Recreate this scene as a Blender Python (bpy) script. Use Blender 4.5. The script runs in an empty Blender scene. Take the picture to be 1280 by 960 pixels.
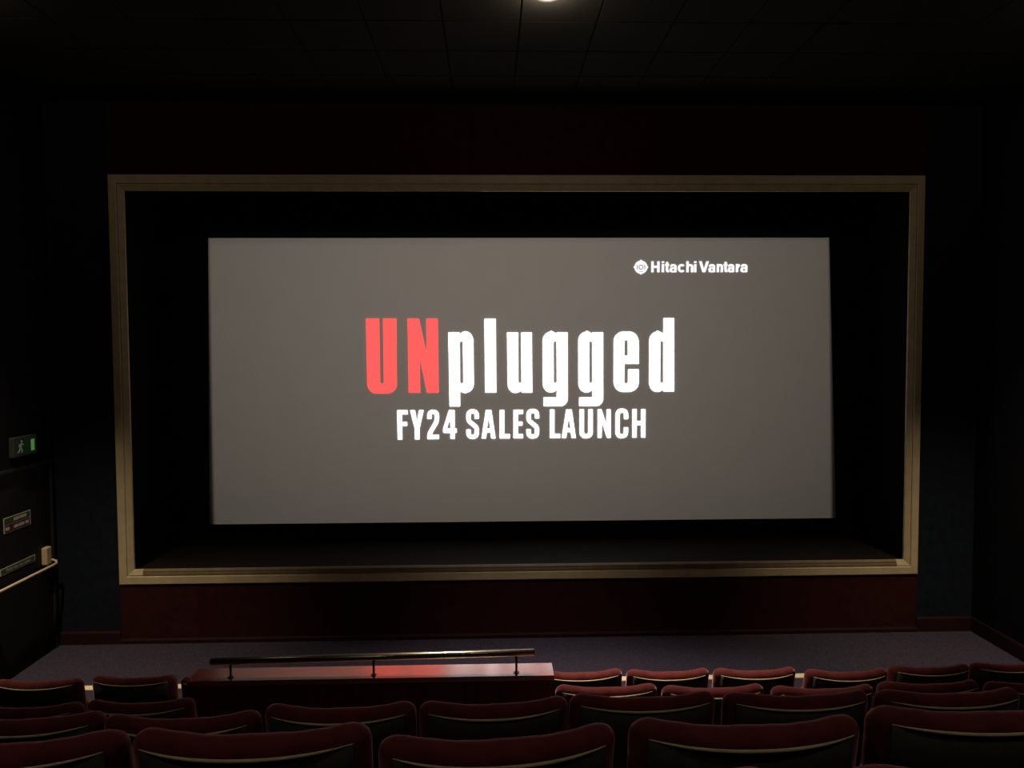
import bpy, bmesh, math, random
from mathutils import Vector, Matrix

random.seed(7)
SC = bpy.context.scene
COL = SC.collection
R = math.radians

# ------------------------------------------------------------------ camera, world, lights, exposure
def unit_camera(pitch, yaw, roll):
    f = Vector((math.sin(yaw) * math.cos(pitch), math.cos(yaw) * math.cos(pitch), math.sin(pitch)))
    r0 = Vector((math.cos(yaw), -math.sin(yaw), 0)); u0 = r0.cross(f)
    r = r0 * math.cos(roll) + u0 * math.sin(roll); u = -r0 * math.sin(roll) + u0 * math.cos(roll)
    m = Matrix((r, u, -f)).transposed().to_4x4()
    return m
cd = bpy.data.cameras.new('camera'); cd.sensor_width = 36.0; cd.lens = 27.0; cd.clip_start = 0.05
cam = bpy.data.objects.new('camera', cd); COL.objects.link(cam)
cam.matrix_world = unit_camera(-0.0470, 0.0283, -0.0049)
SC.camera = cam

w = bpy.data.worlds.new('dark_auditorium'); SC.world = w; w.use_nodes = True
w.node_tree.nodes['Background'].inputs[0].default_value = (0.004, 0.004, 0.005, 1)
w.node_tree.nodes['Background'].inputs[1].default_value = 0.0

SC.view_settings.view_transform = 'Standard'; SC.view_settings.look = 'None'
SC.view_settings.exposure = 0.0; SC.view_settings.gamma = 1.0
SC.view_settings.use_curve_mapping = False
SC.cycles.use_denoising = True
SC.cycles.max_bounces = 8
SC.cycles.sample_clamp_indirect = 4.0

LAMPS = [  # ceiling downlights, the two rear ones added as fill: x, y, beam power, cone, forward tilt, colour, soft spill power
    (0.43, 5.63, 1250.0, 64.0, -1.0, (1.0, 0.82, 0.66), 11.0),
    (-3.95, 5.45, 800.0, 58.0, 11.0, (1.0, 0.80, 0.56), 9.0),
    (4.70, 5.45, 760.0, 57.0, 12.0, (1.0, 0.80, 0.56), 9.0),
    (-1.60, 0.60, 32.0, 130.0, 0.0, (1.0, 0.86, 0.70), 0.0),  # unseen fill lamp, added to brighten the seat backs
    (2.00, 0.60, 32.0, 130.0, 0.0, (1.0, 0.86, 0.70), 0.0),  # right-hand partner of the added fill
]
PROJECTOR_POWER = 930.0
PROJ_X, PROJ_Y, PROJ_Z = 0.40, -2.75, 1.05
WHITE_EMIT, RED_EMIT = 3.2, 1.9

# ------------------------------------------------------------------ key dimensions (metres, camera at 0,0,0)
WL, WR, WF, WB = -4.552, 5.228, 8.10, -2.95          # left, right, front, back walls
CEIL, FLOOR = 2.53, -3.106
FX0, FX1, FZ0, FZ1 = -3.913, 4.614, -2.4715, 1.7987  # moulded frame, outer
IX0, IX1, IZ0, IZ1 = -3.768, 4.475, -2.318, 1.638    # moulded frame, inner
ROWS = [(0.80, -0.497), (1.706, -0.884), (2.74, -1.308), (3.85, -1.775), (4.80, -2.085)]   # back top: y, z
SEAT_H = 0.90
TREAD = [z - SEAT_H for y, z in ROWS]
EDGE = [1.50, 2.53, 3.62, 4.60, 6.80]                 # front edge of each tier

# ------------------------------------------------------------------ materials
MATS = {}
def mat(name, col, rough=0.6, metal=0.0, noise=None, sheen=0.0, coat=0.0, bump=None, emit=None, spec=0.5, sheen_tint=None, coat_ior=1.5):
    m = bpy.data.materials.new(name); m.use_nodes = True
    nt = m.node_tree; b = nt.nodes['Principled BSDF']
    b.inputs['Base Color'].default_value = (*col, 1); b.inputs['Roughness'].default_value = rough
    b.inputs['Metallic'].default_value = metal; b.inputs['Specular IOR Level'].default_value = spec
    b.inputs['Sheen Weight'].default_value = sheen; b.inputs['Sheen Roughness'].default_value = 0.35
    if sheen_tint: b.inputs['Sheen Tint'].default_value = (*sheen_tint, 1)
    b.inputs['Coat Weight'].default_value = coat; b.inputs['Coat Roughness'].default_value = 0.15; b.inputs['Coat IOR'].default_value = coat_ior
    if emit:
        b.inputs['Emission Color'].default_value = (*emit[0], 1); b.inputs['Emission Strength'].default_value = emit[1]
    tc = nt.nodes.new('ShaderNodeTexCoord')
    if noise:
        (sc, amt, stretch) = noise
        mp = nt.nodes.new('ShaderNodeMapping'); mp.inputs['Scale'].default_value = stretch
        nt.links.new(tc.outputs['Object'], mp.inputs['Vector'])
        n = nt.nodes.new('ShaderNodeTexNoise'); n.inputs['Scale'].default_value = sc; n.inputs['Detail'].default_value = 4
        nt.links.new(mp.outputs[0], n.inputs['Vector'])
        cr = nt.nodes.new('ShaderNodeValToRGB')
        cr.color_ramp.elements[0].position = 0.3; cr.color_ramp.elements[1].position = 0.7
        cr.color_ramp.elements[0].color = (*[c * (1 - amt) for c in col], 1)
        cr.color_ramp.elements[1].color = (*[min(1, c * (1 + amt)) for c in col], 1)
        nt.links.new(n.outputs['Fac'], cr.inputs[0]); nt.links.new(cr.outputs[0], b.inputs['Base Color'])
    if bump:
        n2 = nt.nodes.new('ShaderNodeTexNoise'); n2.inputs['Scale'].default_value = bump[0]; n2.inputs['Detail'].default_value = 3
        nt.links.new(tc.outputs['Object'], n2.inputs['Vector'])
        bp = nt.nodes.new('ShaderNodeBump'); bp.inputs['Strength'].default_value = bump[1]; bp.inputs['Distance'].default_value = bump[2]
        nt.links.new(n2.outputs['Fac'], bp.inputs['Height']); nt.links.new(bp.outputs[0], b.inputs['Normal'])
    MATS[name] = m
    return m

mat('carpet', (0.043, 0.037, 0.058), 0.95, noise=(60, 0.35, (1, 1, 1)), bump=(240, 0.5, 0.006), spec=0.1)
mat('wall_red', (0.032, 0.0055, 0.006), 0.8, noise=(9, 0.18, (1, 1, 1)), bump=(160, 0.25, 0.003), spec=0.15)
mat('wall_blue', (0.009, 0.0125, 0.021), 0.85, noise=(14, 0.2, (1, 1, 1)), bump=(160, 0.3, 0.003), spec=0.1)
mat('wall_dark', (0.006, 0.006, 0.008), 0.9, noise=(10, 0.2, (1, 1, 1)), spec=0.1)
mat('ceiling_tile', (0.015, 0.0145, 0.011), 0.9, noise=(30, 0.15, (1, 1, 1)), spec=0.1)
mat('ceiling_grid', (0.014, 0.0135, 0.011), 0.95, spec=0.03)
mat('skirting_red', (0.019, 0.0045, 0.004), 0.55, noise=(6, 0.2, (1, 1, 1)), spec=0.3)
mat('black_cloth', (0.006, 0.006, 0.006), 0.95, noise=(20, 0.2, (4, 1, .3)), spec=0.05)
mat('ledge_black', (0.007, 0.005, 0.004), 0.8, noise=(8, 0.3, (1, 3, 1)), spec=0.2)
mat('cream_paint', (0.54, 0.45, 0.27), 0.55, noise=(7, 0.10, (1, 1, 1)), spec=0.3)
mat('moulding_shade', (0.20, 0.15, 0.09), 0.6, noise=(7, 0.12, (1, 1, 1)), spec=0.25)  # shaded tone for the bottom moulding, painted as colour
mat('nosing', (0.90, 0.77, 0.50), 0.45, noise=(30, 0.08, (1, 1, 1)))
mat('screen_white', (0.80, 0.80, 0.78), 0.9, noise=(3, 0.015, (1, 1, 1)), spec=0.05)
mat('projected_white', (0.02, 0.02, 0.02), 0.9, emit=((1.0, 0.97, 1.0), WHITE_EMIT), spec=0.0)
mat('projected_logo', (0.02, 0.02, 0.02), 0.9, emit=((1.0, 0.97, 1.0), 1.15), spec=0.0)
mat('projected_red', (0.02, 0.0, 0.0), 0.9, emit=((1.0, 0.064, 0.060), RED_EMIT), spec=0.0)
mat('projected_grey', (0.2, 0.2, 0.2), 0.9, emit=((0.9, 0.92, 0.9), 0.22), spec=0.0)
mat('velvet', (0.130, 0.026, 0.024), 0.85, noise=(16, 0.22, (1, 1, 1)), sheen=1.0, sheen_tint=(1.0, 0.50, 0.46), bump=(26, 0.25, 0.01), spec=0.1)
mat('back_shell', (0.030, 0.034, 0.024), 0.6, noise=(40, 0.25, (1, 1, 1)), spec=0.25)
mat('piping', (0.58, 0.50, 0.29), 0.5)
mat('seat_metal', (0.02, 0.018, 0.018), 0.5, metal=0.3)
mat('arm_wood', (0.09, 0.022, 0.014), 0.4)
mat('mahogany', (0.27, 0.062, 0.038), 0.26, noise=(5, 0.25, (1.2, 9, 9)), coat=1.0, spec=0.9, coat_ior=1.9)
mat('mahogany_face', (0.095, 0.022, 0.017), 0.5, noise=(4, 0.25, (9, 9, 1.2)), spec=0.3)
mat('brass_rail', (0.38, 0.34, 0.24), 0.24, metal=1.0)
mat('rail_post', (0.03, 0.02, 0.018), 0.45, metal=0.6)
mat('door_black', (0.005, 0.005, 0.006), 0.7, noise=(5, 0.2, (6, 6, 1)), spec=0.3)
mat('door_frame', (0.014, 0.014, 0.015), 0.5)
mat('hinge_metal', (0.4, 0.4, 0.38), 0.35, metal=1.0)
mat('bar_paint', (0.55, 0.43, 0.27), 0.45)
mat('sign_white', (0.50, 0.50, 0.42), 0.5)
mat('sign_green', (0.035, 0.075, 0.025), 0.5)
mat('sign_red', (0.07, 0.018, 0.022), 0.5)
mat('sign_case', (0.03, 0.032, 0.032), 0.5)
mat('exit_panel', (0.01, 0.03, 0.015), 0.4, emit=((0.15, 0.6, 0.2), 0.006))
mat('exit_man', (0.2, 0.3, 0.2), 0.4, emit=((0.62, 0.90, 0.62), 0.035))
mat('exit_bright', (0.1, 0.3, 0.1), 0.4, emit=((0.30, 0.80, 0.20), 0.16))
mat('lamp_trim', (0.05, 0.046, 0.04), 0.5)
mat('lamp_glow', (0.02, 0.015, 0.01), 0.5, emit=((1.0, 0.74, 0.46), 0.30))
M = MATS

# ------------------------------------------------------------------ mesh helpers
def link(name, bm, m, parent=None, loc=None, smooth=False):
    me = bpy.data.meshes.new(name); bmesh.ops.recalc_face_normals(bm, faces=bm.faces); bm.to_mesh(me); bm.free()
    if smooth:
        for p in me.polygons: p.use_smooth = True
    me.materials.append(M[m] if isinstance(m, str) else m)
    o = bpy.data.objects.new(name, me); COL.objects.link(o)
    if parent: o.parent = parent
    if loc: o.location = loc
    return o

def box(bm, x0, x1, y0, y1, z0, z1, bevel=0.0, seg=2):
    vs = [bm.verts.new(p) for p in ((x0, y0, z0), (x1, y0, z0), (x1, y1, z0), (x0, y1, z0), (x0, y0, z1), (x1, y0, z1), (x1, y1, z1), (x0, y1, z1))]
    fs = [bm.faces.new([vs[i] for i in f]) for f in ((0, 3, 2, 1), (4, 5, 6, 7), (0, 1, 5, 4), (1, 2, 6, 5), (2, 3, 7, 6), (3, 0, 4, 7))]
    if bevel > 0:
        es = {e for f in fs for e in f.edges}
        bmesh.ops.bevel(bm, geom=list(es), offset=bevel, segments=seg, affect='EDGES', profile=0.5)

def boxo(name, m, parent, *a, **k):
    bm = bmesh.new(); box(bm, *a, **k); return link(name, bm, m, parent)

def tube(bm, pts, radii, n=12, cap=True):
    pts = [Vector(p) for p in pts]; rings = []
    if not hasattr(radii, '__len__'): radii = [radii] * len(pts)
    prev = None
    for i, p in enumerate(pts):
        t = (pts[min(i + 1, len(pts) - 1)] - pts[max(i - 1, 0)]).normalized()
        a = prev if prev else (Vector((0, 0, 1)) if abs(t.z) < .9 else Vector((1, 0, 0)))
        a = (a - t * a.dot(t)).normalized(); prev = a; b = t.cross(a)
        rings.append([bm.verts.new(p + (a * math.cos(2 * math.pi * k / n) + b * math.sin(2 * math.pi * k / n)) * radii[i]) for k in range(n)])
    for r0, r1 in zip(rings, rings[1:]):
        for k in range(n): bm.faces.new((r0[k], r0[(k + 1) % n], r1[(k + 1) % n], r1[k]))
    if cap:
        bm.faces.new(rings[0][::-1]); bm.faces.new(rings[-1])

def prism(bm, poly, axis_map, d0, d1):
    """poly: 2-D points; axis_map(u, v, d) -> xyz; solid between depths d0 and d1."""
    a = [bm.verts.new(axis_map(u, v, d0)) for u, v in poly]; b = [bm.verts.new(axis_map(u, v, d1)) for u, v in poly]
    bm.faces.new(a); bm.faces.new(b[::-1]); n = len(poly)
    for i in range(n): bm.faces.new((a[i], b[i], b[(i + 1) % n], a[(i + 1) % n]))

def empty(name, loc=(0, 0, 0)):
    o = bpy.data.objects.new(name, None); COL.objects.link(o); o.location = loc; o.empty_display_size = 0.1; return o
def tag(o, label, cat, group=None):
    o['label'] = label; o['category'] = cat
    if group: o['group'] = group
    return o
def struct(o): o['kind'] = 'structure'; return o

# ------------------------------------------------------------------ room shell
def shell(name, m, *a, parent=None, **k):
    o = boxo(name, m, parent, *a, **k)
    if parent is None: struct(o)
    return o
T = 0.20
floor = shell('floor', 'carpet', WL, WR, EDGE[4] - 0.02, WF, FLOOR - T, FLOOR)
y_prev = WB
for i, (tz, ye) in enumerate(zip(TREAD, EDGE)):
    y0 = WB if i == 0 else EDGE[i - 1]
    shell('floor_tier', 'carpet', WL, WR, y0, ye - (0.012 if i == 4 else 0), FLOOR - T, tz - (0.0 if i else 0.0))
# pale nosing along the front edge of the lowest tier
bm = bmesh.new()
prism(bm, [(EDGE[4] - 0.082, TREAD[4] + 0.0), (EDGE[4] - 0.078, TREAD[4] + 0.006), (EDGE[4] - 0.004, TREAD[4] + 0.006), (EDGE[4] + 0.002, TREAD[4] + 0.001),
           (EDGE[4] + 0.002, TREAD[4] - 0.035), (EDGE[4] - 0.012, TREAD[4] - 0.035), (EDGE[4] - 0.012, TREAD[4])],
      lambda u, v, d: (d, u, v), WL + 0.03, WR - 0.03)
struct(link('trim_1', bm, 'nosing'))

def plane_wall_left():
    # left wall with the door opening cut out
    dy0, dy1, dz = 6.85, 8.045, -1.125
    bm = bmesh.new()
    box(bm, WL - T, WL, WB, dy0, FLOOR - T, CEIL); box(bm, WL - T, WL, dy1, WF, FLOOR - T, CEIL); box(bm, WL - T, WL, dy0, dy1, dz, CEIL)
    return struct(link('wall_left', bm, 'wall_dark'))
plane_wall_left()
shell('wall_right', 'wall_dark', WR, WR + T, WB, WF + T, FLOOR - T, CEIL)
shell('wall_back', 'wall_dark', WL - T, WR + T, WB - T, WB, FLOOR - T, CEIL)
# front wall: red centre around the opening, blue at each side
bm = bmesh.new()
box(bm, FX0, FX1, WF, WF + 0.10, FLOOR - T, FZ0 + 0.02); box(bm, FX0, FX1, WF, WF + 0.10, FZ1 - 0.02, CEIL)
struct(link('wall_front', bm, 'wall_red'))
shell('wall_front_left', 'wall_blue', WL - T, FX0, WF, WF + 0.10, FLOOR - T, CEIL)
shell('wall_front_right', 'wall_blue', FX1, WR, WF, WF + 0.10, FLOOR - T, CEIL)
# skirting boards
def skirt(name, prof_len0, prof_len1, mapper, h):
    bm = bmesh.new()
    prism(bm, [(0, 0), (0.016, 0), (0.016, h - 0.02), (0.008, h), (0, h)], mapper, prof_len0, prof_len1)
    struct(link(name, bm, 'skirting_red'))
skirt('baseboard_left', FX0, WL, lambda u, v, d: (d, WF - u, FLOOR + v), 0.14)
skirt('baseboard_right', FX1, WR - 0.016, lambda u, v, d: (d, WF - u, FLOOR + v), 0.16)
skirt('baseboard_front', FX0, FX1, lambda u, v, d: (d, WF - u, FLOOR + v), 0.055)
skirt('baseboard_side', EDGE[4], WF, lambda u, v, d: (WR - u, d, FLOOR + v), 0.16)

# ceiling: slab with a dark suspended grid and lay-in tiles
ceil = shell('ceiling', 'ceiling_grid', WL - T, WR + T, WB, WF + T, CEIL + 0.014, CEIL + T)
tile_mesh = None
P = 0.60
for ix in range(17):
    for iy in range(6):
        x0 = WL + ix * P; y1 = WF - 0.22 - iy * P
        x1 = min(x0 + P, WR); y0 = y1 - P
        if x1 - x0 < 0.05: continue
        full = x1 - x0 > P - 1e-6
        if full and tile_mesh:
            o = bpy.data.objects.new('ceiling_panel', tile_mesh); COL.objects.link(o); o.parent = ceil
        else:
            bm = bmesh.new(); s = x1 - x0
            box(bm, 0.006, s - 0.006, 0.006, P - 0.006, 0.0, 0.016, bevel=0.003, seg=1)
            o = link('ceiling_panel', bm, 'ceiling_tile', ceil)
            if full: tile_mesh = o.data
        o.location = (x0, y0, CEIL)

# ------------------------------------------------------------------ stage recess behind the opening
DY = 9.25
bm = bmesh.new()
prism(bm, [(IX0 - .002, WF + 0.042), (IX1 + .002, WF + 0.042), (IX1 + 0.215, DY + 0.3), (IX0 - 0.195, DY + 0.3)], lambda u, v, d: (u, v, d), IZ0 - 0.2, IZ0 - 0.012)
struct(link('floor_stage', bm, 'ledge_black'))
for nm, xa, xb in (('wall_stage_left', IX0 - 0.004, IX0 - 0.20), ('wall_stage_right', IX1 + 0.004, IX1 + 0.22)):
    s = -1 if xa < 0 else 1
    bm = bmesh.new()
    prism(bm, [(xa, WF + 0.042), (xb, DY + 0.3), (xb + s * 0.02, DY + 0.3), (xa + s * 0.02, WF + 0.042)], lambda u, v, d: (u, v, d), IZ0 - 0.012, IZ1 + 0.3)
    struct(link(nm, bm, 'black_cloth'))
shell('wall_stage_back', 'wall_dark', IX0 - 0.5, IX1 + 0.5, DY + 0.3, DY + 0.4, IZ0 - 0.2, IZ1 + 0.4)
shell('ceiling_stage', 'black_cloth', IX0 - 0.34, IX1 + 0.36, WF + 0.10, DY + 0.3, IZ1 + 0.30, IZ1 + 0.4)

# ------------------------------------------------------------------ cream moulded frame
frame = tag(empty('screen_frame', ((FX0 + FX1) / 2, WF, FZ0)), 'cream stepped moulding framing the whole stage opening on the front wall', 'frame')
fo = Vector(frame.location)
prof = [(0.0, 0.0), (0.0, -0.014), (0.008, -0.020), (0.076, -0.020), (0.083, -0.014), (0.085, -0.002), (0.091, -0.002), (0.093, -0.010), (0.145, 0.016), (0.145, 0.04), (0.0, 0.04)]
wl, wt = (IX0 - FX0) / 0.145, (FZ1 - IZ1) / 0.145
wb = (IZ0 - FZ0) / 0.145; wr = (FX1 - IX1) / 0.145
def corner(kind, d, p):
    x = FX0 + d * wl if 'l' in kind else FX1 - d * wr
    z = FZ0 + d * wb if 'b' in kind else FZ1 - d * wt
    return Vector((x, WF + p, z)) - fo
for a, b in (('lb', 'rb'), ('rb', 'rt'), ('rt', 'lt'), ('lt', 'lb')):
    bm = bmesh.new()
    va = [bm.verts.new(corner(a, d, p)) for d, p in prof]; vb = [bm.verts.new(corner(b, d, p)) for d, p in prof]
    n = len(prof)
    for i in range(n): bm.faces.new((va[i], va[(i + 1) % n], vb[(i + 1) % n], vb[i]))
    bm.faces.new(va[::-1]); bm.faces.new(vb)
    link('moulding', bm, 'cream_paint', frame)
# stepped strip with shade painted in as darker colour, laid along the inner edge of the bottom member, between the corner blocks
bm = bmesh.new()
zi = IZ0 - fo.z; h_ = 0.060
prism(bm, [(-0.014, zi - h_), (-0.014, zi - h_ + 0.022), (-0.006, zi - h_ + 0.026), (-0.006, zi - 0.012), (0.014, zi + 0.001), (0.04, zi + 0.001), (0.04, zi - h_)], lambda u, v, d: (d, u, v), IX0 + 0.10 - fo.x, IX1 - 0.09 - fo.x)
link('shade_strip', bm, 'moulding_shade', frame)['label'] = 'painted shade along the inner edge of the bottom moulding'

# ------------------------------------------------------------------ black masking round the picture
OP = [(-3.325, 1.320), (4.114, 1.319), (4.244, -2.117), (-3.386, -2.108)]      # opening tl, tr, br, bl on y = DY
mo = Vector(((IX0 + IX1) / 2, DY, IZ0 - 0.012))
def panel_poly(name, poly, y0, y1, label):
    cx = sum(p[0] for p in poly) / len(poly); zb = min(p[1] for p in poly)
    bm = bmesh.new(); prism(bm, [(u - cx, v - zb) for u, v in poly], lambda u, v, d: (u, d, v), y0 - DY, y1 - DY)
    o = link(name, bm, 'black_cloth', None, (cx, DY, zb)); return tag(o, label, 'masking')
zt, zb = IZ1 + 0.29, IZ0 - 0.012
xl, xr = IX0 - 0.13, IX1 + 0.15
panel_poly('side_masking', [(xl, zb), (OP[3][0], zb), OP[3], OP[0], (OP[0][0], zt), (xl, zt)], DY - 0.03, DY, 'black side masking panel left of the lit screen')
panel_poly('side_masking', [(OP[2][0], zb), (xr, zb), (xr, zt), (OP[1][0], zt), OP[1], OP[2]], DY - 0.03, DY, 'black side masking panel right of the lit screen')
panel_poly('top_masking', [(OP[0][0], zt), (OP[1][0], zt), OP[1], OP[0]], DY + 0.003, DY + 0.02, 'long black masking strip above the lit screen')
panel_poly('bottom_masking', [(OP[3][0], zb), OP[3], OP[2], (OP[2][0], zb)], DY + 0.003, DY + 0.02, 'long black masking strip below the lit screen')
# pelmet cloths that hang just behind the top of the frame (two lengths, one hung a little deeper)
def pelmet(x0, x1, y0, sag, label):
    n = 24; bm = bmesh.new(); z0, z1 = IZ1 - 0.03, IZ1 + 0.12
    ring = []
    for i in range(n + 1):
        t = i / n; x = x0 + (x1 - x0) * t; y = y0 + sag * (1 - (2 * t - 1) ** 2) + 0.006 * math.sin(i * 1.9)
        ring.append([bm.verts.new((x, y, z0)), bm.verts.new((x, y, z1)), bm.verts.new((x, y + 0.012, z1)), bm.verts.new((x, y + 0.012, z0))])
    for a, b in zip(ring, ring[1:]):
        for k in range(4): bm.faces.new((a[k], b[k], b[(k + 1) % 4], a[(k + 1) % 4]))
    bm.faces.new(ring[0]); bm.faces.new(ring[-1][::-1])
    tag(link('pelmet_cloth', bm, 'black_cloth'), label, 'pelmet')
ZZ = IZ1
pelmet(IX0 + 0.004, -0.09, WF + 0.045, 0.01, 'black pelmet cloth under left half of the frame top')
pelmet(-0.085, IX1 - 0.004, WF + 0.16, 0.03, 'black pelmet cloth under right half of the frame top')

# ------------------------------------------------------------------ projection screen and the projected slide
SY = 9.30
sc_root = tag(empty('projection_screen', (0.4, SY, -2.25)), 'large glowing cinema screen showing a grey sales launch slide', 'screen')
so = Vector(sc_root.location)
bm = bmesh.new(); box(bm, -3.55 - so.x, 4.42 - so.x, 0.0, 0.015, -2.28 - so.z, 1.50 - so.z)
link('screen_sheet', bm, 'screen_white', sc_root)

def slide(x, y):            # slide units -> metres on the sheet
    return (-1.66520 + 1.818739e-3 * x - 1.12634e-5 * y, 0.543121 - 1.13413e-5 * x - 1.819114e-3 * y)

def fillet(poly):
    """poly of (x, y) or (x, y, r): round corners of radius r."""
    out = []; n = len(poly)
    for i, p in enumerate(poly):
        r = p[2] if len(p) > 2 else 0
        c = Vector(p[:2])
        if r <= 0: out.append(tuple(c)); continue
        a = Vector(poly[i - 1][:2]) - c; b = Vector(poly[(i + 1) % n][:2]) - c
        ra = min(r, a.length * 0.98); rb = min(p[3] if len(p) > 3 else r, b.length * 0.98)
        p0 = c + a.normalized() * ra; p1 = c + b.normalized() * rb
        for k in range(9):
            t = k / 8; q = 0.56
            c1 = p0.lerp(c, q); c2 = p1.lerp(c, q)
            out.append(tuple(p0 * (1 - t) ** 3 + c1 * 3 * t * (1 - t) ** 2 + c2 * 3 * t * t * (1 - t) + p1 * t ** 3))
    return out

def flat_shape(name, contours, m, parent, to3, depth=0.0015):
    """Filled flat shape with holes, given extrusion; contours in slide units."""
    cu = bpy.data.curves.new(name, 'CURVE'); cu.dimensions = '2D'; cu.fill_mode = 'BOTH'; cu.extrude = depth
    for c in contours:
        s = cu.splines.new('POLY'); s.points.add(len(c) - 1); s.use_cyclic_u = True
        for pt, q in zip(s.points, c):
            X, Z = to3(*q); pt.co = (X, Z, 0, 1)
    tmp = bpy.data.objects.new('tmp_shape', cu); COL.objects.link(tmp)
    dg = bpy.context.evaluated_depsgraph_get()
    me = bpy.data.meshes.new_from_object(tmp.evaluated_get(dg))
    bpy.data.objects.remove(tmp); bpy.data.curves.remove(cu)
    me.transform(Matrix.Rotation(math.pi / 2, 4, 'X'))
    me.name = name; me.materials.clear(); me.materials.append(M[m])
    o = bpy.data.objects.new(name, me); COL.objects.link(o); o.parent = parent
    return o
def inset(poly, d, hole=False):
    """Move an outline inwards by d slide units (a hole outwards)."""
    P = [Vector(p) for p in poly]; P = [p for i, p in enumerate(P) if (p - P[i - 1]).length > 1e-4]
    area = sum(P[i - 1].x * P[i].y - P[i].x * P[i - 1].y for i in range(len(P)))
    sgn = (1 if area > 0 else -1) * (-1 if hole else 1); out = []
    for i, p in enumerate(P):
        e0 = (p - P[i - 1]).normalized(); e1 = (P[(i + 1) % len(P)] - p).normalized()
        n0 = Vector((-e0.y, e0.x)); n1 = Vector((-e1.y, e1.x)); k = (n0 + n1)
        k = k / max(0.35, k.length_squared / 2) if k.length > 1e-6 else n0
        out.append(tuple(p + k * (d * sgn)))
    return out
BLEED = 3.1
def on_sheet(name, contours, m, bleed=None):
    b = (1.8 if m == 'projected_red' else BLEED) if bleed is None else bleed
    if b: contours = [inset(c, b, i > 0) for i, c in enumerate(contours)]
    o = flat_shape(name, contours, m, sc_root, lambda x, y: tuple(a - b for a, b in zip(slide(x, y), (so.x, so.z))))
    o.location = (0, -0.0025, 0); return o

def stroke(pts, wx, wy):
    """Condensed-letter stroke of horizontal weight wx and vertical weight wy along pts."""
    L, Rr = [], []
    for i, p in enumerate(pts):
        a = Vector(pts[max(i - 1, 0)]); b = Vector(pts[min(i + 1, len(pts) - 1)])
        t = (b - a).normalized(); nrm = Vector((-t.y, t.x))
        k = 0.5 * (abs(nrm.x) * wx + abs(nrm.y) * wy) / max(1e-6, (abs(nrm.x) + abs(nrm.y))) * 1.0
        k = 0.5 * math.sqrt((nrm.x * wx) ** 2 + (nrm.y * wy) ** 2)
        L.append(tuple(Vector(p) + nrm * k)); Rr.append(tuple(Vector(p) - nrm * k))
    return L + Rr[::-1]

def arc(cx, cy, rx, ry, a0, a1, n=14, pw=0.72):
    out = []
    for i in range(n + 1):
        a = R(a0 + (a1 - a0) * i / n); c, s = math.cos(a), math.sin(a)
        out.append((cx + rx * math.copysign(abs(c) ** pw, c), cy + ry * math.copysign(abs(s) ** pw, s)))
    return out

G = []
# --- red U N
U_ = [[fillet([(97, 98), (186, 98), (188, 528, 10), (213, 528, 10), (209, 98), (299, 98), (300, 597, 62, 58), (102, 597, 62, 58)])]]
U_ = [[fillet([(97, 98), (186, 98), (190, 530, 10), (212, 530, 10), (209, 98), (299, 98), (300, 597, 60, 70), (103, 597, 60, 70)])]]
on_sheet('letter', U_[0], 'projected_red')
on_sheet('letter', [[(371, 98), (447, 98), (499, 343), (494, 98), (572, 98), (577, 592), (497, 592), (449, 338), (455, 592), (376, 592)]], 'projected_red')
# --- plugged
def white(*c): on_sheet('letter', list(c), 'projected_white')
white(fillet([(639, 187), (716, 187), (719, 198), (738, 180, 22, 14), (808, 182, 52, 66), (812, 593, 60, 62), (738, 594, 14, 12), (720, 584), (720, 684), (646, 684)]),
      fillet([(718, 250, 9), (735, 250, 9), (738, 527, 9), (720, 527, 9)]))
white([(878, 97), (957, 97), (961, 592), (883, 592)])
white(fillet([(1028, 187), (1106, 187), (1108, 525, 9), (1125, 525, 9), (1122, 187), (1197, 187), (1201, 592), (1126, 592), (1124, 580), (1104, 594, 14), (1034, 594, 50, 60)]))
for dx in (0, 238):
    white(fillet([(1265 + dx, 180, 62, 66), (1340 + dx, 180, 22, 12), (1357 + dx, 194), (1359 + dx, 186), (1435 + dx, 186), (1439 + dx, 683, 56, 50), (1273 + dx, 683), (1273 + dx, 620), (1361 + dx, 620),
                  (1361 + dx, 577), (1340 + dx, 592, 18, 14), (1268 + dx, 590, 52, 62)]),
          fillet([(1342 + dx, 248, 9), (1358 + dx, 248, 9), (1361 + dx, 525, 9), (1344 + dx, 525, 9)]))
white(fillet([(1740, 180, 66, 70), (1911, 180, 66, 70), (1914, 400), (1817, 400), (1817, 527, 10), (1838, 527, 10), (1838, 432), (1914, 432), (1915, 588, 64, 72), (1742, 588, 64, 72)]),
      fillet([(1816, 240, 9), (1835, 240, 9), (1836, 340), (1816, 340)]))
white(fillet([(1979, 178, 60, 66), (2050, 178, 22, 12), (2073, 192), (2073, 90), (2148, 90), (2154, 585), (2078, 585), (2076, 573), (2055, 588, 20, 14), (1981, 586, 52, 62)]),
      fillet([(2057, 245, 9), (2073, 245, 9), (2076, 525, 9), (2059, 525, 9)]))
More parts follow.
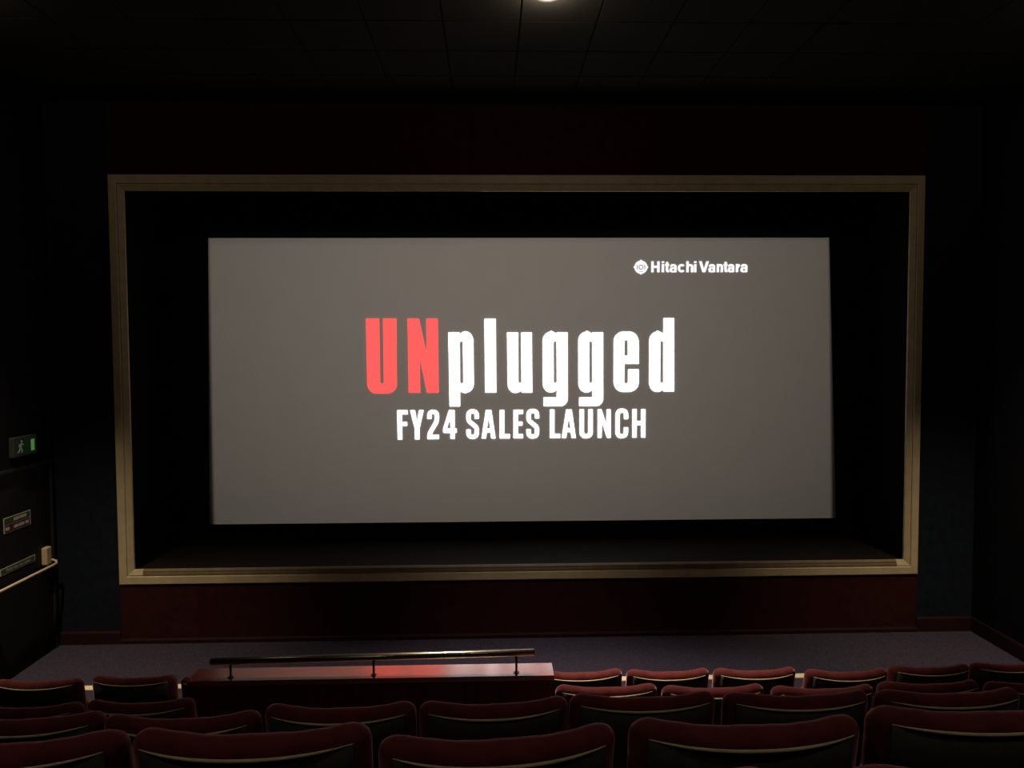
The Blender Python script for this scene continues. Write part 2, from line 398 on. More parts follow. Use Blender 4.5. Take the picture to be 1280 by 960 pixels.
# --- FY24 SALES LAUNCH (slide units, y grows downward; the line climbs slightly to the right)
def lt(x0, x1, yt, yb): return lambda u, v: (x0 + (x1 - x0) * u, yt + (yb - yt) * v)
def sub(*c): on_sheet('letter', list(c), 'projected_white')
sub([(298, 705), (372, 705), (372, 737), (333, 737), (333, 783), (368, 783), (368, 814), (334, 814), (335, 905), (301, 905)])
sub([(383, 705), (420, 705), (431, 790), (443, 705), (478, 704), (449, 834), (449, 904), (415, 904), (415, 834)])
def two(x0, x1, yt, yb, w=33):
    h = yb - yt
    c = [(x0 + w / 2, yt + .34 * h)] + arc((x0 + x1) / 2, yt + .25 * h, (x1 - x0 - w) / 2, .25 * h - 16, 180, 360, 16) + [(x1 - w / 2, yt + .34 * h), (x1 - w / 2 - 6, yt + .46 * h), (x0 + w / 2 + 8, yt + .78 * h), (x0 + w / 2, yt + .90 * h)]
    s = stroke(c, w, 32)
    return s
sub(two(497, 580, 703, 893)); sub([(497, 870), (498, 903), (579, 902), (579, 870)])
sub([(642, 704), (683, 704), (683, 828), (697, 828), (697, 861), (683, 861), (684, 901), (651, 901), (651, 861), (603, 861), (603, 830)], [(652, 760), (652, 828), (632, 828)])
def ess(x0, x1, yt, yb, w=33, hh=32):
    h = yb - yt; cx = (x0 + x1) / 2; rx = (x1 - x0 - w) / 2; ry = .25 * h - hh / 2
    top = arc(cx, yt + .25 * h, rx, .25 * h - hh / 2, 0, -180, 14)
    top = [(x1 - w / 2, yt + .335 * h)] + top
    mid = [(x0 + w / 2, yt + .33 * h), (x0 + w / 2 + 4, yt + .40 * h), (cx, yt + .50 * h), (x1 - w / 2 - 4, yt + .60 * h), (x1 - w / 2, yt + .67 * h)]
    bot = arc(cx, yt + .75 * h, rx, .25 * h - hh / 2, 0, 180, 14) + [(x0 + w / 2, yt + .665 * h)]
    return stroke(top + mid + bot, w, hh)
sub(ess(757, 845, 699, 902))
def aaa(x0, x1, yt, yb):
    m_ = (x0 + x1) / 2
    sub([(m_ - 20, yt), (m_ + 20, yt), (x1, yb), (x1 - 34, yb), (x1 - 39, yb - 40), (x0 + 39, yb - 40), (x0 + 34, yb), (x0, yb)], [(m_, yt + 48), (m_ - 9, yb - 71), (m_ + 9, yb - 71)])
aaa(858, 957, 704, 899)
def ell(x0, x1, yt, yb): sub([(x0, yt), (x0 + 34, yt), (x0 + 34, yb - 33), (x1, yb - 33), (x1, yb), (x0, yb)])
ell(980, 1052, 703, 899)
sub([(1072, 703), (1140, 703), (1140, 735), (1106, 735), (1106, 782), (1136, 782), (1136, 813), (1106, 813), (1106, 866), (1140, 866), (1140, 898), (1072, 898)])
sub(ess(1158, 1248, 697, 900))
ell(1316, 1389, 701, 897)
aaa(1395, 1495, 701, 897)
sub(fillet([(1514, 700), (1548, 700), (1549, 866, 10), (1573, 866, 10), (1573, 700), (1607, 700), (1608, 899, 38, 44), (1515, 899, 38, 44)]))
sub([(1636, 700), (1665, 700), (1697, 806), (1696, 700), (1727, 700), (1729, 896), (1700, 896), (1666, 783), (1668, 896), (1637, 896)])
def cee(x0, x1, yt, yb, w=33, hh=32):
    h = yb - yt; cx = (x0 + x1) / 2; rx = (x1 - x0 - w) / 2
    c = [(x1 - w / 2, yt + .37 * h)] + arc(cx, yt + .25 * h, rx, .25 * h - hh / 2, 0, -180, 14) + arc(cx, yt + .75 * h, rx, .25 * h - hh / 2, 180, 0, 14) + [(x1 - w / 2, yt + .62 * h)]
    return stroke(c, w, hh)
sub(cee(1756, 1846, 695, 899))
sub([(1869, 699), (1903, 699), (1903, 779), (1928, 779), (1928, 699), (1962, 699), (1963, 895), (1929, 895), (1929, 811), (1904, 811), (1904, 895), (1870, 895)])
# --- company line at the top right: emblem and name
def circ(cx, cy, r, n=40, a0=0, a1=360): return [(cx + r * math.cos(R(a0 + (a1 - a0) * i / n)), cy + r * math.sin(R(a0 + (a1 - a0) * i / n))) for i in range(n + (0 if a1 - a0 == 360 else 1))]
ex, ey, u = (800.1 - 440) * 5.33333, (334.0 - 380) * 5.33333, 5.33333
def emblem_outline():
    out = []
    for i in range(80):
        a = 4.5 * i; q = a % 90; q = min(q, 90 - q)
        r = 8.15 + (1.35 * (1 - q / 9) if q < 9 else 0)
        out.append((ex + r * u * math.cos(R(a)), ey + r * u * math.sin(R(a))))
    return out
on_sheet('emblem', [emblem_outline()], 'projected_logo', 0.6)
def mark(*c):
    o = on_sheet('emblem_mark', list(c), 'projected_grey', 0); o.location.y = -0.006
mark(circ(ex, ey, 3.1 * u), circ(ex, ey, 2.0 * u))
for s in (0, 180):
    mark(circ(ex, ey, 5.5 * u, 10, s - 34, s + 34) + circ(ex, ey, 4.4 * u, 10, s + 34, s - 34))
mark(circ(ex, ey, 5.9 * u, 10, 62, 118) + circ(ex, ey, 5.3 * u, 10, 118, 62))
for dx in (-4.0, -1.5, 1.5, 4.0): mark(circ(ex + dx * u, ey - (5.2 if abs(dx) > 2 else 5.7) * u, 0.4 * u, 10))

def text_mesh(name, body, m, parent, x0, x1, z0, z1, y, bold=0.0, xref=None, depth=0.001, mapper=None):
    cu = bpy.data.curves.new(name, 'FONT'); cu.body = body; cu.size = 1.0; cu.offset = bold; cu.space_character = 1.0 + bold * 1.2
    cu.resolution_u = 4
    tmp = bpy.data.objects.new('tmp_text', cu); COL.objects.link(tmp)
    dg = bpy.context.evaluated_depsgraph_get(); me = bpy.data.meshes.new_from_object(tmp.evaluated_get(dg))
    bpy.data.objects.remove(tmp); bpy.data.curves.remove(cu)
    xs = [v.co.x for v in me.vertices]; a, b = min(xs), max(xs)
    zs = [v.co.y for v in me.vertices]; zl, zh = (min(zs), max(zs)) if xref is None else xref
    for v in me.vertices:
        p = (x0 + (v.co.x - a) / (b - a) * (x1 - x0), z0 + (v.co.y - zl) / (zh - zl) * (z1 - z0))
        v.co = mapper(*p) if mapper else (p[0], y, p[1])
    me.materials.clear(); me.materials.append(M[m])
    o = bpy.data.objects.new(name, me); COL.objects.link(o); o.parent = parent
    return o
def joined(name, pieces, m):
    """several filled pieces (lists of contours) as one flat letter"""
    bm = bmesh.new()
    for pc in pieces:
        o = on_sheet(name, pc, m, 0.7); bm.from_mesh(o.data); me = o.data; bpy.data.objects.remove(o); bpy.data.meshes.remove(me)
    o = link(name, bm, m, sc_root); o.location = (0, -0.0025, 0)
def logo_letter(ch, x0, x1):
    base = (340.3 - 0.005 * (x0 - 813) - 380) * u; X0 = (x0 - 440) * u; X1 = (x1 - 440) * u
    w_ = X1 - X0; CH, XH, ST, HT = 13.7 * u, 10.2 * u, 3.15 * u, 2.6 * u
    def rect(xa, xb, h0, h1): return [[(xa, base - h1), (xb, base - h1), (xb, base - h0), (xa, base - h0)]]
    def st(pts, a=ST, b=HT): return [stroke(pts, a, b)]
    cx = (X0 + X1) / 2; P_ = []
    if ch == 'H': P_ = [rect(X0, X0 + ST, 0, CH), rect(X1 - ST, X1, 0, CH), rect(X0 + ST, X1 - ST, CH * .40, CH * .60)]
    elif ch == 'i': P_ = [rect(X0, X0 + ST, 0, XH), rect(X0, X0 + ST, CH - 2.3 * u, CH)]
    elif ch == 't': P_ = [[fillet([(X0 + .2 * w_, base - 12.9 * u), (X0 + .2 * w_ + ST, base - 12.9 * u), (X0 + .2 * w_ + ST, base - 2.6 * u, 3), (X1, base - 2.5 * u), (X1, base), (X0 + .2 * w_, base, 2.6 * u)])],
                          rect(X0, X1, XH - 2.3 * u, XH)]
    elif ch in 'ahnrcV':
        if ch == 'a':
            top = [(X0 + ST / 2 + .4 * u, base - XH * .66)] + arc(cx - .2 * u, base - XH + HT / 2 + 2.2 * u, w_ / 2 - ST / 2 - .6 * u, 2.2 * u, 200, 360, 10) + [(X1 - ST / 2 - .8 * u, base)]
            P_ = [st(top), [arc(cx - .7 * u, base - XH * .295, w_ / 2 - .7 * u, XH * .31, 0, 354, 24), arc(cx - .2 * u, base - XH * .295, w_ / 2 - .9 * u - ST * .85, XH * .31 - HT * .72, 0, 350, 16)]]
        elif ch == 'c':
            P_ = [st(arc(cx, base - XH / 2, w_ / 2 - ST / 2, XH / 2 - HT / 2 + .1 * u, -38, -322, 22, 0.9))]
        elif ch in 'hn':
            P_ = [rect(X0, X0 + ST, 0, CH if ch == 'h' else XH), st([(X0 + ST * .8, base - XH * .62)] + arc((X0 + X1) / 2 + .1 * u, base - XH + HT / 2 + 2.4 * u, w_ / 2 - ST / 2, 2.4 * u, 190, 360, 12) + [(X1 - ST / 2, base)])]
        elif ch == 'r':
            P_ = [rect(X0, X0 + ST, 0, XH), st([(X0 + ST * .8, base - XH * .58), (X0 + ST * 1.05, base - XH * .76), (X0 + ST * 1.4, base - XH + HT * .55), (X1, base - XH + HT * .5)])]
        elif ch == 'V':
            P_ = [[[(X0, base - CH), (X0 + ST * 1.12, base - CH), (cx, base - 4.2 * u), (X1 - ST * 1.12, base - CH), (X1, base - CH), (cx + 1.9 * u, base), (cx - 1.9 * u, base)]]]
    joined('letter', P_, 'projected_logo')
for ch, xa, xb in (('H', 813, 823.6), ('i', 826.1, 829.3), ('t', 830.2, 835.6), ('a', 836.0, 845.8), ('c', 846.3, 855.9), ('h', 857, 865.9), ('i', 866.7, 869.6), ('V', 872.9, 885.6),
                   ('a', 884.8, 894.2), ('n', 895.3, 903.4), ('t', 903.9, 909.0), ('a', 909.2, 918.3), ('r', 919.4, 924.6), ('a', 925.2, 935.0)):
    logo_letter(ch, xa, xb)

# the projector beam: a rectangle of dim grey light thrown from the projection port in the back wall
pl = bpy.data.lights.new('projector_beam', 'SPOT'); pl.energy = PROJECTOR_POWER; pl.spot_size = R(62); pl.spot_blend = 0.0; pl.shadow_soft_size = 0.01
pl.use_nodes = True
po = bpy.data.objects.new('projector_beam', pl); COL.objects.link(po); po.location = (PROJ_X, PROJ_Y, PROJ_Z); po.rotation_euler = (R(90), 0, 0)
nt = pl.node_tree; em = nt.nodes['Emission']
def nd(op, *ins):
    n = nt.nodes.new('ShaderNodeMath'); n.operation = op
    for i, v in enumerate(ins):
        if isinstance(v, (int, float)): n.inputs[i].default_value = v
        else: nt.links.new(v, n.inputs[i])
    return n.outputs[0]
geo = nt.nodes.new('ShaderNodeNewGeometry'); sp = nt.nodes.new('ShaderNodeSeparateXYZ'); nt.links.new(geo.outputs['Incoming'], sp.inputs[0])
TH = SY - PROJ_Y
px = nd('MULTIPLY_ADD', nd('DIVIDE', sp.outputs[0], sp.outputs[1]), TH, PROJ_X)
pz = nd('MULTIPLY_ADD', nd('DIVIDE', sp.outputs[2], sp.outputs[1]), TH, PROJ_Z)
zz = nd('DIVIDE', nd('SUBTRACT', 1.33, pz), 3.455)
lx = nd('MULTIPLY_ADD', zz, -0.010, -3.340); rx = nd('MULTIPLY_ADD', zz, 0.074, 4.138)
def soft(v, w_=0.02): 
    n = nt.nodes.new('ShaderNodeMapRange'); n.inputs['From Min'].default_value = -w_; n.inputs['From Max'].default_value = w_
    nt.links.new(v, n.inputs['Value']); return n.outputs[0]
inside = nd('MULTIPLY', nd('MULTIPLY', soft(nd('SUBTRACT', px, lx)), soft(nd('SUBTRACT', rx, px))), nd('MULTIPLY', soft(nd('SUBTRACT', 1.40, pz)), soft(nd('ADD', pz, 2.14))))
hx = nd('MULTIPLY', nd('ADD', px, 0.2), 0.19); hz = nd('MULTIPLY', nd('SUBTRACT', pz, 0.9), 0.22)      # lens vignetting about the hot spot
fall = nd('DIVIDE', 1.0, nd('ADD', 1.0, nd('ADD', nd('MULTIPLY', hx, hx), nd('MULTIPLY', hz, hz))))
nt.links.new(nd('MULTIPLY', inside, fall), em.inputs['Strength'])
em.inputs['Color'].default_value = (1.0, 0.87, 0.755, 1)

# ------------------------------------------------------------------ ceiling downlights (fixture + its own light); the rear pair is added fill
def downlight(x, y, power, cone, tilt, col, spill, label):
    t = tag(empty('ceiling_downlight', (x, y, CEIL)), label, 'downlight', 'recessed ceiling downlights')
    bm = bmesh.new(); n = 28
    prof = [(0.062, 0.0), (0.066, -0.010), (0.098, -0.008), (0.105, 0.0)]
    rings = [[bm.verts.new((r * math.cos(2 * math.pi * k / n), r * math.sin(2 * math.pi * k / n), z)) for k in range(n)] for r, z in prof]
    for a, b in zip(rings, rings[1:] + rings[:1]):
        for k in range(n): bm.faces.new((a[k], a[(k + 1) % n], b[(k + 1) % n], b[k]))
    link('trim_ring', bm, 'lamp_trim', t, smooth=True)
    bm = bmesh.new(); bmesh.ops.create_circle(bm, cap_ends=True, segments=24, radius=0.063); bmesh.ops.translate(bm, verts=bm.verts, vec=(0, 0, -0.003))
    link('lens', bm, 'lamp_glow', t)
    l = bpy.data.lights.new('downlight_beam', 'SPOT'); l.energy = power; l.color = col; l.spot_size = R(cone); l.spot_blend = 1.0; l.shadow_soft_size = 0.06
    o = bpy.data.objects.new('downlight_beam', l); COL.objects.link(o); o.parent = t; o.location = (0, 0, -0.03); o.rotation_euler = (R(tilt), 0, 0)
    if spill:
        l = bpy.data.lights.new('downlight_spill', 'POINT'); l.energy = spill; l.color = col; l.shadow_soft_size = 0.05
        o = bpy.data.objects.new('downlight_spill', l); COL.objects.link(o); o.parent = t; o.location = (0, 0, -0.12)
LL = ['lit ceiling downlight at top centre above the screen', 'ceiling downlight above the left side of the front carpet', 'ceiling downlight above the right side of the front carpet',
      'added fill light above the left rear seats, out of view', 'added fill light above the right rear seats, out of view']
for a, lab in zip(LAMPS, LL): downlight(*a, lab)

# ------------------------------------------------------------------ theatre seats
W2 = 0.270; SW = 0.046; TH0 = 0.085
def plan(x): return SW * (abs(x) / W2) ** 2.2
def lean(z): return (SEAT_H - z) * 0.17          # back leans towards the viewer at the top (smaller y)
def top_z(x):
    r = 0.050; a = abs(x) - (W2 - r)
    return SEAT_H - (r - math.sqrt(max(0.0, r * r - a * a)) if a > 0 else 0.0) - 0.010 * (1 - (abs(x) / W2) ** 2)
def backrest_mesh(seed):
    rnd = random.Random(seed); ph = rnd.random() * 6
    bm = bmesh.new(); rings = []; n = 34; zb = 0.36
    for i in range(n + 1):
        t = -math.cos(math.pi * i / n); x = t * W2 * 0.9999
        a = abs(x) - (W2 - 0.045)
        th = TH0 * (math.sqrt(max(0.02, 1 - (a / 0.045) ** 2)) if a > 0 else 1.0)
        zt = top_z(x) + 0.0014 * math.sin(x * 30 + ph) + 0.0008 * math.sin(x * 90 + ph * 2); ring = []
        c = TH0 / 2 + plan(x)
        for k in range(7):                                        # up the rear face
            z = zb + (zt - th * 0.5 - zb) * k / 6
            ring.append((x, c - th / 2 + lean(z) + (0.0015 * math.sin(z * 30 + x * 12 + ph) if k > 2 else 0), z))
        for k in range(1, 8):                                     # over the padded top
            an = math.pi * k / 8
            z = zt - th * 0.5 + th * 0.5 * math.sin(an)
            ring.append((x, c - th / 2 * math.cos(an) + lean(z), z))
        for k in range(7):
            z = zt - th * 0.5 + (zb - (zt - th * 0.5)) * k / 6
            ring.append((x, c + th / 2 + lean(z), z))
        rings.append([bm.verts.new(p) for p in ring])
    m_ = len(rings[0])
    for a, b in zip(rings, rings[1:]):
        for k in range(m_): bm.faces.new((a[k], a[(k + 1) % m_], b[(k + 1) % m_], b[k]))
    bm.faces.new(rings[0]); bm.faces.new(rings[-1][::-1])
    return bm
PW = 0.236
def pipe_z(x): return SEAT_H - 0.045 + 0.013 * (abs(x) / PW) ** 2
def rear_y(x, z): return plan(x) + lean(z)
def pipe_pts():
    out = []
    for i in range(25):
        t = -1 + 2 * i / 24; x = PW * t; z = pipe_z(x)
        out.append((x, rear_y(x, z) - 0.010 + 0.0085 * abs(t) ** 4, z))
    return out
def shell_mesh():
    bm = bmesh.new(); n = 24; cols = []
    for i in range(n + 1):
        t = -1 + 2 * i / n; x = PW * t; zt = pipe_z(x) - 0.001; col = []
        for k in range(7):
            z = 0.26 + (zt - 0.26) * k / 6
            off = -0.010 + 0.007 * abs(t) ** 4
            col.append((bm.verts.new((x, rear_y(x, z) + off, z)), bm.verts.new((x, rear_y(x, z) + off + 0.010, z))))
        cols.append(col)
    for a, b in zip(cols, cols[1:]):
        for k in range(6):
            bm.faces.new((a[k][0], b[k][0], b[k + 1][0], a[k + 1][0])); bm.faces.new((a[k][1], a[k + 1][1], b[k + 1][1], b[k][1]))
        bm.faces.new((a[6][0], b[6][0], b[6][1], a[6][1])); bm.faces.new((a[0][0], a[0][1], b[0][1], b[0][0]))
    for c in (cols[0], cols[-1]):
        for k in range(6): bm.faces.new((c[k][0], c[k][1], c[k + 1][1], c[k + 1][0]))
    return bm
HINGE = Vector((0, 0.10, 0.42))
def shift(o): # put the part's own pivot at the hinge line of the back
    o.data.transform(Matrix.Translation(-HINGE)); o.location = HINGE
def make_seat():
    root = empty('theatre_seat')
    b = link('backrest', backrest_mesh(1), 'velvet', root, smooth=True); shift(b); b['label'] = 'padded dark red velvet back with rounded top'
    s = link('back_shell', shell_mesh(), 'back_shell', root, smooth=False); shift(s); s['label'] = 'dark hard shell behind the back'
    for p in s.data.polygons: p.use_smooth = abs(p.normal.y) > 0.5
    bm = bmesh.new(); pts = pipe_pts(); tube(bm, pts, [0.0012 + 0.0036 * (1 - abs(-1 + 2 * i / 24) ** 3) for i in range(25)], 8)
    p = link('piping', bm, 'piping', root, smooth=True); shift(p); p['label'] = 'pale curved edge strip'
    bm = bmesh.new(); box(bm, -0.205, 0.205, -0.045, 0.045, -0.03, 0.30, bevel=0.035, seg=3)
    c = link('cushion', bm, 'velvet', root, smooth=True); c.location = (0, 0.255, 0.36); c.rotation_euler = (R(-8), 0, 0)
    for sx in (-1, 1):
        bm = bmesh.new(); x = sx * 0.240
        prism(bm, [(0.12, 0.0), (0.33, 0.0), (0.32, 0.03), (0.29, 0.05), (0.30, 0.51), (0.20, 0.51), (0.21, 0.05), (0.13, 0.03)], lambda u, v, d: (d, u, v), x - 0.014, x + 0.014)
        link('side_frame', bm, 'seat_metal', root)
        bm = bmesh.new(); box(bm, x - 0.022, x + 0.022, 0.18, 0.335, 0.51, 0.55, bevel=0.014, seg=2)
        link('armrest', bm, 'arm_wood', root, smooth=True)
    return root
proto = make_seat()
back_variants = [next(o for o in proto.children if o.name.startswith('backrest')).data]
for sd in (2, 3):
    o = link('backrest', backrest_mesh(sd), 'velvet', None, smooth=True); o.data.transform(Matrix.Translation(-HINGE)); back_variants.append(o.data); bpy.data.objects.remove(o)
proto_parts = list(proto.children)
used = [False]
def place(row, x, dy, yaw, label, dz=0.0):
    if not used[0]: root, parts = proto, proto_parts; used[0] = True
    else:
        root = proto.copy(); COL.objects.link(root); parts = []
        for ch in proto_parts:
            c = ch.copy(); COL.objects.link(c); c.parent = root; parts.append(c)
    root.location = (x * ((ROWS[row][0] + 0.07) / ROWS[row][0] if row else 1.0), ROWS[row][0], TREAD[row]); root.rotation_euler = (0, 0, R(yaw)); root.scale = (1.035 if row < 3 else 1.0, 1, 1)
    tag(root, label, 'seat', 'red velvet theatre seats in rows')
    v = random.choice(back_variants); a = -math.atan2(dy, 0.48)
    for c in parts:
        nm = c.name.split('.')[0]
        if nm in ('backrest', 'back_shell', 'piping'): c.rotation_euler = (a, 0, 0)
        else: c.rotation_euler = c.rotation_euler
        if nm == 'backrest': c.data = v
SEATS = [
 # front row, seats left of the barrier, the one behind it, seats right of it
 (4, -2.845, 0.004, 0, 'red velvet seat at the left end of the front row by the exit door'),
 (4, -2.270, 0.030, -1.5, 'red velvet front row seat left of the wooden barrier, second from left end'),
 (4, -1.700, 0.000, 0, 'red velvet front row seat mostly hidden behind the left end of the wooden barrier'),
 (4, 0.572, 0.000, 1.5, 'brightest lit red velvet front row seat, tucked behind the right end of the wooden barrier'),
 (4, 1.128, -0.010, 0, 'red velvet front row seat, second to the right of the wooden barrier'),
 (4, 1.688, -0.015, 0, 'red velvet front row seat, third to the right of the wooden barrier'),
 (4, 2.272, -0.050, 0, 'dim front row seat with the bright floor nosing showing above its back'),
 (4, 2.831, -0.010, 0.5, 'dim red velvet front row seat, second from the right edge of the picture'),
 (4, 3.380, 0.010, 0, 'dim red velvet front row seat cut by the right edge of the picture'),
 # second row from the front
 (3, -2.310, -0.060, 0.5, 'leftmost dark seat of the second row, cut by the left picture edge'),
 (3, -1.766, -0.037, 0, 'dark second row seat just left of the wooden barrier'),
 (3, 0.594, 0.040, 0, 'red velvet second row seat directly below the right end of the wooden barrier'),
 (3, 1.145, 0.010, 0, 'red velvet second row seat, second to the right of the wooden barrier'),
 (3, 1.710, -0.018, 0, 'dull crimson second row seat, third to the right of the wooden barrier'),
 (3, 2.281, 0.013, 0, 'dark second row seat, second from the right edge of the picture'),
 (3, 2.840, -0.008, 0, 'dark second row seat cut by the right edge of the picture'),
 # third row from the front
 (2, -1.655, -0.045, 1.0, 'leftmost dark seat of the third row, cut by the left picture edge'),
 (2, -1.100, -0.060, 1.0, 'dark third row seat below the left end of the wooden barrier'),
 (2, -0.551, -0.012, 0, 'dark third row seat in front of the left half of the wooden barrier'),
 (2, 0.010, -0.003, 2.5, 'dark third row seat in front of the right half of the wooden barrier'),
 (2, 0.560, 0.027, 0.7, 'dark third row seat, first to the right of the barrier corner'),
 (2, 1.130, 0.018, 0, 'dark third row seat, third from the right edge of the picture'),
 (2, 1.702, 0.015, 0, 'dark third row seat at the right edge of the picture'),
 # fourth row, the large backs at the bottom of the picture
 (1, -1.088, -0.018, 3.0, 'large dark seat back at the bottom left corner'),
 (1, -0.545, 0.003, 0.8, 'large dark seat back at the bottom, second from the left'),
 (1, 0.018, -0.035, 4.5, 'large dark seat back at the bottom centre, tilted up to the right'),
 (1, 0.584, 0.001, 0, 'large dark seat back at the bottom, right of the centre one'),
 (1, 1.160, 0.044, 0, 'large dark seat back at the bottom right corner'),
 # fifth row, only corners peek in
 (0, 0.068, 0.0, 0, 'nearest seat whose top right corner peeks over the lower picture edge'),
 (0, 0.698, 0.0, 0, 'nearest seat whose top left corner peeks over the lower picture edge'),
]
for s in SEATS: place(*s)

# ------------------------------------------------------------------ wooden barrier with handrail
BX0, BX1, BY0, BY1, BZ = -1.684, 0.348, 4.20, 4.372, -1.828
bar = tag(empty('wooden_barrier', ((BX0 + BX1) / 2, BY0, TREAD[3])), 'dark red wooden barrier with polished ledge and brass rail between the seats', 'barrier')
bo = Vector(bar.location)
def bl(x, y, z): return (x - bo.x, y - bo.y, z - bo.z)
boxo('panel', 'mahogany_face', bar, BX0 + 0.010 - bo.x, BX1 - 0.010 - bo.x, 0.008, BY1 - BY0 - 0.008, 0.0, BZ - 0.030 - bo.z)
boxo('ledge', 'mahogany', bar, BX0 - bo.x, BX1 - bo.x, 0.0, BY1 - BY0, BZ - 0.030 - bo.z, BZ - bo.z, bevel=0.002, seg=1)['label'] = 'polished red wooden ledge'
ry, zl_, zr_ = 4.245, -1.738, -1.713
bm = bmesh.new(); tube(bm, [bl(-1.567, ry, zl_ + 0.0), bl(-1.563, ry, zl_), bl(0.236, ry, zr_), bl(0.240, ry, zr_)], [0.016, 0.0195, 0.0195, 0.016], 20)
link('rail', bm, 'brass_rail', bar, smooth=True)['label'] = 'brass handrail'
for x in (-1.457, -0.663, 0.137):
    zr = zl_ + (zr_ - zl_) * (x + 1.567) / 1.807
    bm = bmesh.new(); tube(bm, [bl(x, ry, BZ), bl(x, ry, zr - 0.012)], 0.0065, 10)
    pst = link('post', bm, 'rail_post', bar, smooth=True)
    bm = bmesh.new(); tube(bm, [bl(x, ry, BZ - 0.001), bl(x, ry, BZ + 0.004)], 0.016, 14); link('flange', bm, 'rail_post', pst)

# ------------------------------------------------------------------ exit door in the left wall
DY0, DY1, DZ = 6.85, 8.045, -1.125
door = struct(empty('door_1', (WL, DY1, FLOOR)))
do = Vector(door.location)
def dl(*a): # x0,x1,y0,y1,z0,z1 in world -> local
    return (a[0] - do.x, a[1] - do.x, a[2] - do.y, a[3] - do.y, a[4] - do.z, a[5] - do.z)
boxo('door_leaf', 'door_black', door, *dl(WL - 0.055, WL - 0.010, DY0 + 0.03, DY1 - 0.03, FLOOR + 0.006, DZ - 0.03))
bm = bmesh.new()
box(bm, *dl(WL - 0.08, WL + 0.014, DY0, DY0 + 0.03, FLOOR, DZ)); box(bm, *dl(WL - 0.08, WL + 0.014, DY1 - 0.03, DY1, FLOOR, DZ)); box(bm, *dl(WL - 0.08, WL + 0.014, DY0 + 0.03, DY1 - 0.03, DZ - 0.03, DZ))
link('door_frame', bm, 'door_frame', door)
# panic bar: bolt case, hooked bar end and the long push rod
bm = bmesh.new(); box(bm, *dl(WL - 0.012, WL + 0.045, 7.83, 7.925, -2.185, -2.005), bevel=0.012, seg=2)
case = link('bolt_case', bm, 'bar_paint', door)
bx = WL + 0.085
pts = [(WL - 0.01, 7.885, -2.150), (WL + 0.05, 7.925, -2.150), (bx - 0.006, 7.935, -2.165), (bx, 7.925, -2.188), (bx, 7.88, -2.190), (bx, 6.95, -2.190)]
bm = bmesh.new(); tube(bm, [tuple(Vector(p) - do) for p in pts], [0.013] * 6, 12); link('push_bar', bm, 'bar_paint', door, smooth=True)
bm = bmesh.new(); box(bm, *dl(WL - 0.012, WL + 0.10, 6.90, 6.95, -2.25, -2.10), bevel=0.008, seg=1); link('bolt_case', bm, 'bar_paint', door)

def wall_map(y0, z0): # y on wall runs towards the front wall; the viewer reads from small y to large y
    return lambda u, v: (0, y0 + u, z0 + v)
def plate(name, m, parent, x0, x1, y0, y1, z0, z1, origin):
    return boxo(name, m, parent, x0 - origin.x, x1 - origin.x, y0 - origin.y, y1 - origin.y, z0 - origin.z, z1 - origin.z)
DX = WL - 0.010
# upper two-line sign
s1 = tag(plate('door_sign', 'sign_white', None, DX, DX + 0.003, 7.25, 7.67, -1.720, -1.575, Vector((DX, 7.46, -1.72))), 'small two-line white edged notice on the black exit door', 'sign')
s1.location = (DX, 7.46, -1.72); oo = Vector(s1.location)
plate('upper_field', 'sign_green', s1, DX + 0.003, DX + 0.0045, 7.258, 7.655, -1.641, -1.581, oo)
plate('lower_field', 'sign_red', s1, DX + 0.003, DX + 0.0045, 7.258, 7.655, -1.714, -1.650, oo)
for y0, y1, zc in ((7.40, 7.48, -1.611), (7.49, 7.60, -1.609), (7.40, 7.47, -1.682), (7.48, 7.56, -1.680), (7.58, 7.635, -1.680), (7.27, 7.33, -1.682)):
    plate('print_line', 'sign_white', s1, DX + 0.0045, DX + 0.0055, y0, y1, zc - 0.014, zc + 0.014, oo)
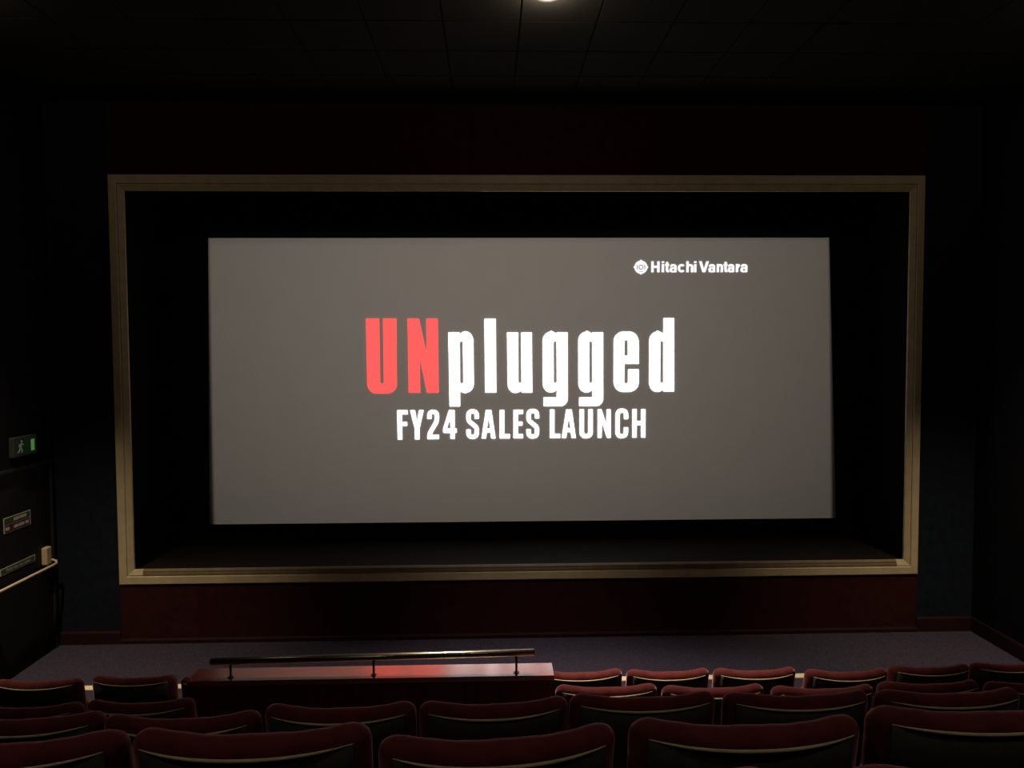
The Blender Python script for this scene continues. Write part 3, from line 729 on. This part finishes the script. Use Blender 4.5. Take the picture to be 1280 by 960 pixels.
# long green push bar sign
s2 = tag(plate('push_bar_sign', 'sign_white', None, DX, DX + 0.003, 7.17, 7.722, -2.100, -2.038, Vector((DX, 7.45, -2.10))), 'long narrow green sign above the push bar of the black exit door', 'sign')
s2.location = (DX, 7.45, -2.10); oo = Vector(s2.location)
plate('green_field', 'sign_green', s2, DX + 0.003, DX + 0.0045, 7.185, 7.708, -2.095, -2.043, oo)
text_mesh('sign_text', 'Push bar to open', 'sign_white', s2, 7.26 - oo.y, 7.64 - oo.y, -2.090 - oo.z, -2.050 - oo.z, 0, bold=0.015, mapper=lambda u, v: (0.006, u, v))
# illuminated exit sign above the door
s3 = tag(boxo('exit_sign', 'sign_case', None, 0.0, 0.05, -0.19, 0.18, 0.0, 0.19, bevel=0.006, seg=1), 'dim green running man exit sign on the wall above the black door', 'sign')
s3.location = (WL, 7.54, -1.020)
boxo('sign_face', 'exit_panel', s3, 0.05, 0.053, -0.17, 0.16, 0.015, 0.172)
boxo('bright_strip', 'exit_bright', s3, 0.053, 0.0545, 0.075, 0.130, 0.040, 0.150)
def man(name, poly):
    bm = bmesh.new(); prism(bm, poly, lambda u, v, d: (d, u, v), 0.053, 0.0545); link(name, bm, 'exit_man', s3)
bm = bmesh.new()
# running figure: head, bent torso, arms and legs as one flat pictogram
parts_ = [[(-0.072 + 0.013 * math.cos(a * .6283), 0.146 + 0.013 * math.sin(a * .6283)) for a in range(10)],
          [(-0.098, 0.128), (-0.072, 0.130), (-0.080, 0.082), (-0.104, 0.086)],
          [(-0.098, 0.128), (-0.125, 0.104), (-0.118, 0.097), (-0.096, 0.114)], [(-0.074, 0.124), (-0.048, 0.106), (-0.043, 0.113), (-0.070, 0.132)],
          [(-0.082, 0.086), (-0.062, 0.064), (-0.070, 0.036), (-0.080, 0.038), (-0.076, 0.062), (-0.100, 0.080)], [(-0.104, 0.088), (-0.118, 0.060), (-0.142, 0.048), (-0.137, 0.039), (-0.109, 0.051), (-0.092, 0.078)]]
for p in parts_: prism(bm, p, lambda u, v, d: (d, u, v), 0.053, 0.0545)
link('running_figure', bm, 'exit_man', s3)
boxo('doorway_mark', 'exit_panel', s3, 0.053, 0.0545, -0.02, 0.03, 0.035, 0.150)
